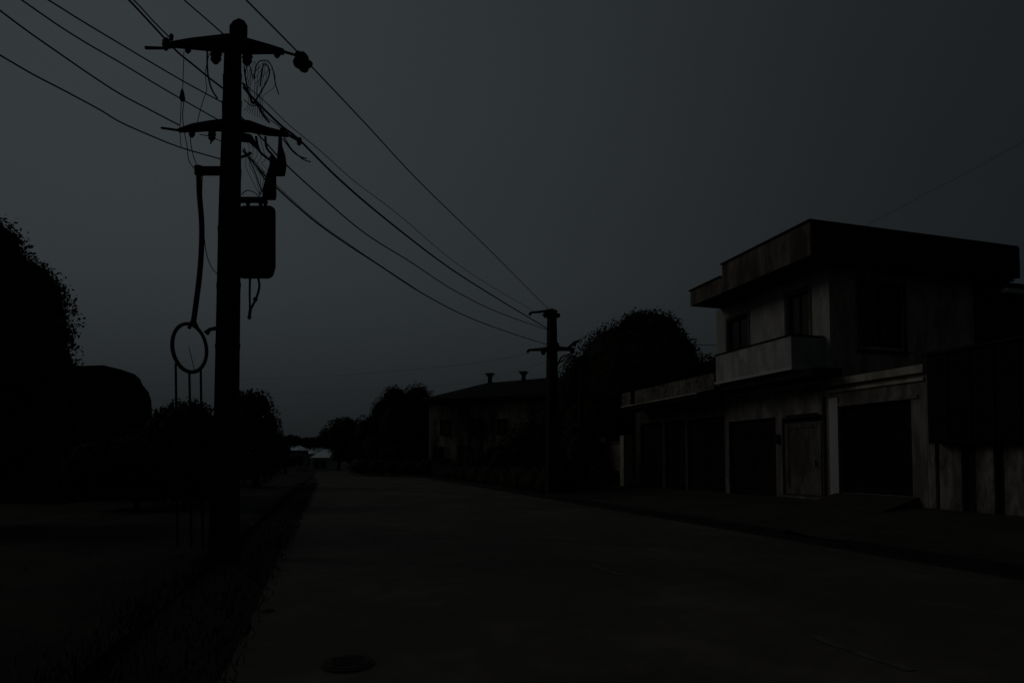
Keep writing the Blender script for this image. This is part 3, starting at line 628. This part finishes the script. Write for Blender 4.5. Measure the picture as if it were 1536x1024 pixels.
for k_ in range(9):
    u0 = 366 + 5.2 * k_; a_ = random.uniform(92, 108)
    loose([(u0 * .4 + 366 * .6, 108 + 6 * k_ % 30), (u0, a_), (u0 + random.uniform(-6, 8), a_ + random.uniform(18, 34)), (u0 * .5 + 190, 150 + random.uniform(-8, 8)), (366 + 4 * k_, 166 + 2 * k_)], .004, 'hair-thin frayed strand tangled right of the shaft between the arms')
for k_ in range(5):
    u0 = 366 + 6 * k_
    loose([(u0, 206), (u0 + 8, 222 + 4 * k_), (u0 + 2, 246), (u0 + 12, 270 - 3 * k_), (390, 294)], .004, 'hair-thin frayed strand tangled above the transformer')

# ---------------- far utility pole ----------------
DQ = 28.6
def T(u, v, dd=0.0): return pt(u, v, DQ + dd)
fp = thing('utility_pole', gnd(828, DQ, .13), 'far utility pole on the right pavement, before the dome-shaped tree', 'utility pole', 'utility poles')
rings = []
for (v, a, b_) in ((742, 820, 838), (560, 821.5, 834.5), (468, 823, 832.5)):
    l, r_ = T(a, v), T(b_, v); f = F0 * .17; rings.append([l - f, r_ - f, r_ + f, l + f])
MB().loft(rings).build('shaft', M_pole, fp, bevel=.02)
MB().tube([T(795, 469), T(815, 467), T(828, 466.5), T(836, 468)], [.05, .06, .13, .08], 8).build('cross_arm', M_pole, fp)
MB().tube([T(792, 525), T(812, 524), T(828, 523), T(845, 523), T(862, 524)], [.05, .08, .13, .10, .08], 8).build('cross_arm', M_pole, fp)
for (u, v, r0) in ((819, 472, .14), (837, 473, .11), (795, 471, .07), (815, 528, .12), (792, 527, .07), (858, 526, .10), (835, 518, .14)):
    MB().ball(T(u, v), r0, r0, r0 * 1.1, 2, .1).build('insulator', M_rubber, fp)
MB().tube([T(852, 522), T(862, 514), T(872, 509)], [.06, .09, .02], 6).build('side_strut', M_pole, fp)
MB().tube(catmull([T(836, 548), T(842, 536), T(852, 532), T(862, 528)]), .035, 6).build('drop_loop', M_rubber, fp)

# ---------------- overhead wires ----------------
def wire(uv, a, b, r, label, n=8, taper=None):
    """wire lies in the vertical plane through plan points a and b; sampled where the photograph shows it"""
    ax_ = Vector((a.x, a.y, 0)); dr = Vector((b.x - a.x, b.y - a.y, 0)).normalized(); nn = Vector((dr.y, -dr.x, 0)); pts = []
    for (u, v) in uv:
        ry = pt(u, v, 1.0) - Vector((0, 0, EYE)); t = (ax_ - Vector((0, 0, 0))).dot(nn) / ry.dot(nn); pts.append(Vector((0, 0, EYE)) + ry * t)
    o = MB().tube(catmull(pts, n), r, 6).build('overhead_wire', M_wire); return tag(o, label, 'wire', 'overhead wires')
dirp = (T(828, 470) - S(348, 60)); dirp.z = 0; dirp.normalize()
def span_in(uv, end, r, label):            # incoming span: same bearing as the outgoing one
    e = S(*end); return wire(uv, e, e + dirp, r, label)
def span_out(uv, a, b_, r, label): return wire(uv, S(*a), T(*b_), r, label)
span_in([(150, -42), (193, 0), (225, 34), (264, 76), (290, 97.5), (315, 118), (336, 134)], (336, 134), 0.0146, 'overhead wire crossing behind the left half of the upper arm')
span_in([(158, -34), (200, 0), (230, 32), (258, 60)], (258, 60), 0.0110, 'overhead wire ending on the left insulator of the upper arm')
span_in([(232, -42), (276, 0), (306, 26), (338, 54)], (338, 54), 0.0110, 'overhead wire ending at the pole head left of the cap')
span_in([(20, -30), (72, 0), (120, 30), (180, 66), (232, 97), (282, 126), (334, 154)], (334, 154), 0.0098, 'topmost of the long sagging wires at upper left')
span_in([(-20, -36), (32, 0), (90, 40), (135, 68), (180, 94), (250, 136), (327, 180)], (327, 180), 0.0098, 'second of the long sagging wires at upper left')
span_in([(-40, -16), (0, 16), (40, 46), (80, 74), (135, 112), (180, 141), (225, 165), (269, 188)], (269, 190), 0.0110, 'third sagging wire, ending on the left tip of the lower arm')
span_in([(-40, 60), (0, 83), (50, 112), (100, 138), (150, 165), (180, 183), (220, 201), (270, 221), (332, 239)], (332, 239), 0.0098, 'lowest sagging wire at upper left')
span_out([(320, -50), (369, 0), (447, 79), (543, 180), (632.5, 276), (732, 372.6), (783, 424), (823, 464)], (447, 80), (823, 464), 0.0128, 'straight overhead wire off the right tip of the upper arm')
span_out([(364, 124), (400, 155), (433, 187), (480, 226), (533, 273), (599, 323), (686, 396), (765, 446), (823, 478)], (364, 124), (823, 478), 0.0073, 'thinnest overhead wire between the two poles')
span_out([(365, 131), (381, 149), (421, 188), (450, 211), (510, 270), (579, 329), (666, 396), (732, 439), (798, 479), (823, 494)], (365, 131), (823, 494), 0.0207, 'thickest overhead wire leaving the lower right arm tip')
span_out([(362, 176), (395, 210), (430, 248), (483, 296), (549, 351), (616, 393), (682, 436), (749, 469), (822, 495)], (362, 176), (822, 495), 0.0134, 'overhead wire just below the thickest one')
span_out([(364, 226), (390, 255), (414, 281), (471, 331), (520, 366), (566, 396), (632, 439), (699, 474), (765, 499), (822, 517)], (364, 226), (822, 517), 0.0146, 'lowest overhead wire between the two poles')
span_out([(364, 223), (391, 252), (416, 279), (471, 328.6), (520, 364), (566, 395), (632, 438.6)], (364, 223), (822, 517), 0.0061, 'thin lashing wire along the lowest overhead wire')
def far_wire(P, r, label): return tag(MB().tube(catmull(P, 6), r, 5).build('overhead_wire', M_wire), label, 'wire', 'overhead wires')
far_wire([T(793, 530), pt(740, 540, 31), pt(679.5, 548.5, 35), pt(560, 559, 44), pt(470, 565, 50), pt(340, 570, 56), pt(150, 585, 62)], .006, 'faint wire running left from the far pole lower arm')
far_wire([T(820, 542), pt(760, 560, 33), pt(694, 575, 38), pt(590, 583, 46), pt(485, 588.5, 52), pt(340, 594, 57), pt(150, 606, 64)], .005, 'lower faint wire running left from the far pole')
far_wire([pt(1290, 345, 27), pt(1306, 335, 26.5), pt(1385.5, 292.5, 25), pt(1447, 261, 24), pt(1536, 212, 22.5), pt(1640, 152, 21)], .006, 'faint wire rising to the right above the corner house roof')
far_wire([pt(1040, 517, 40), pt(1060, 517.5, 40), pt(1085, 518, 40)], .02, 'short faint wire between the dome-shaped tree and the balcony')
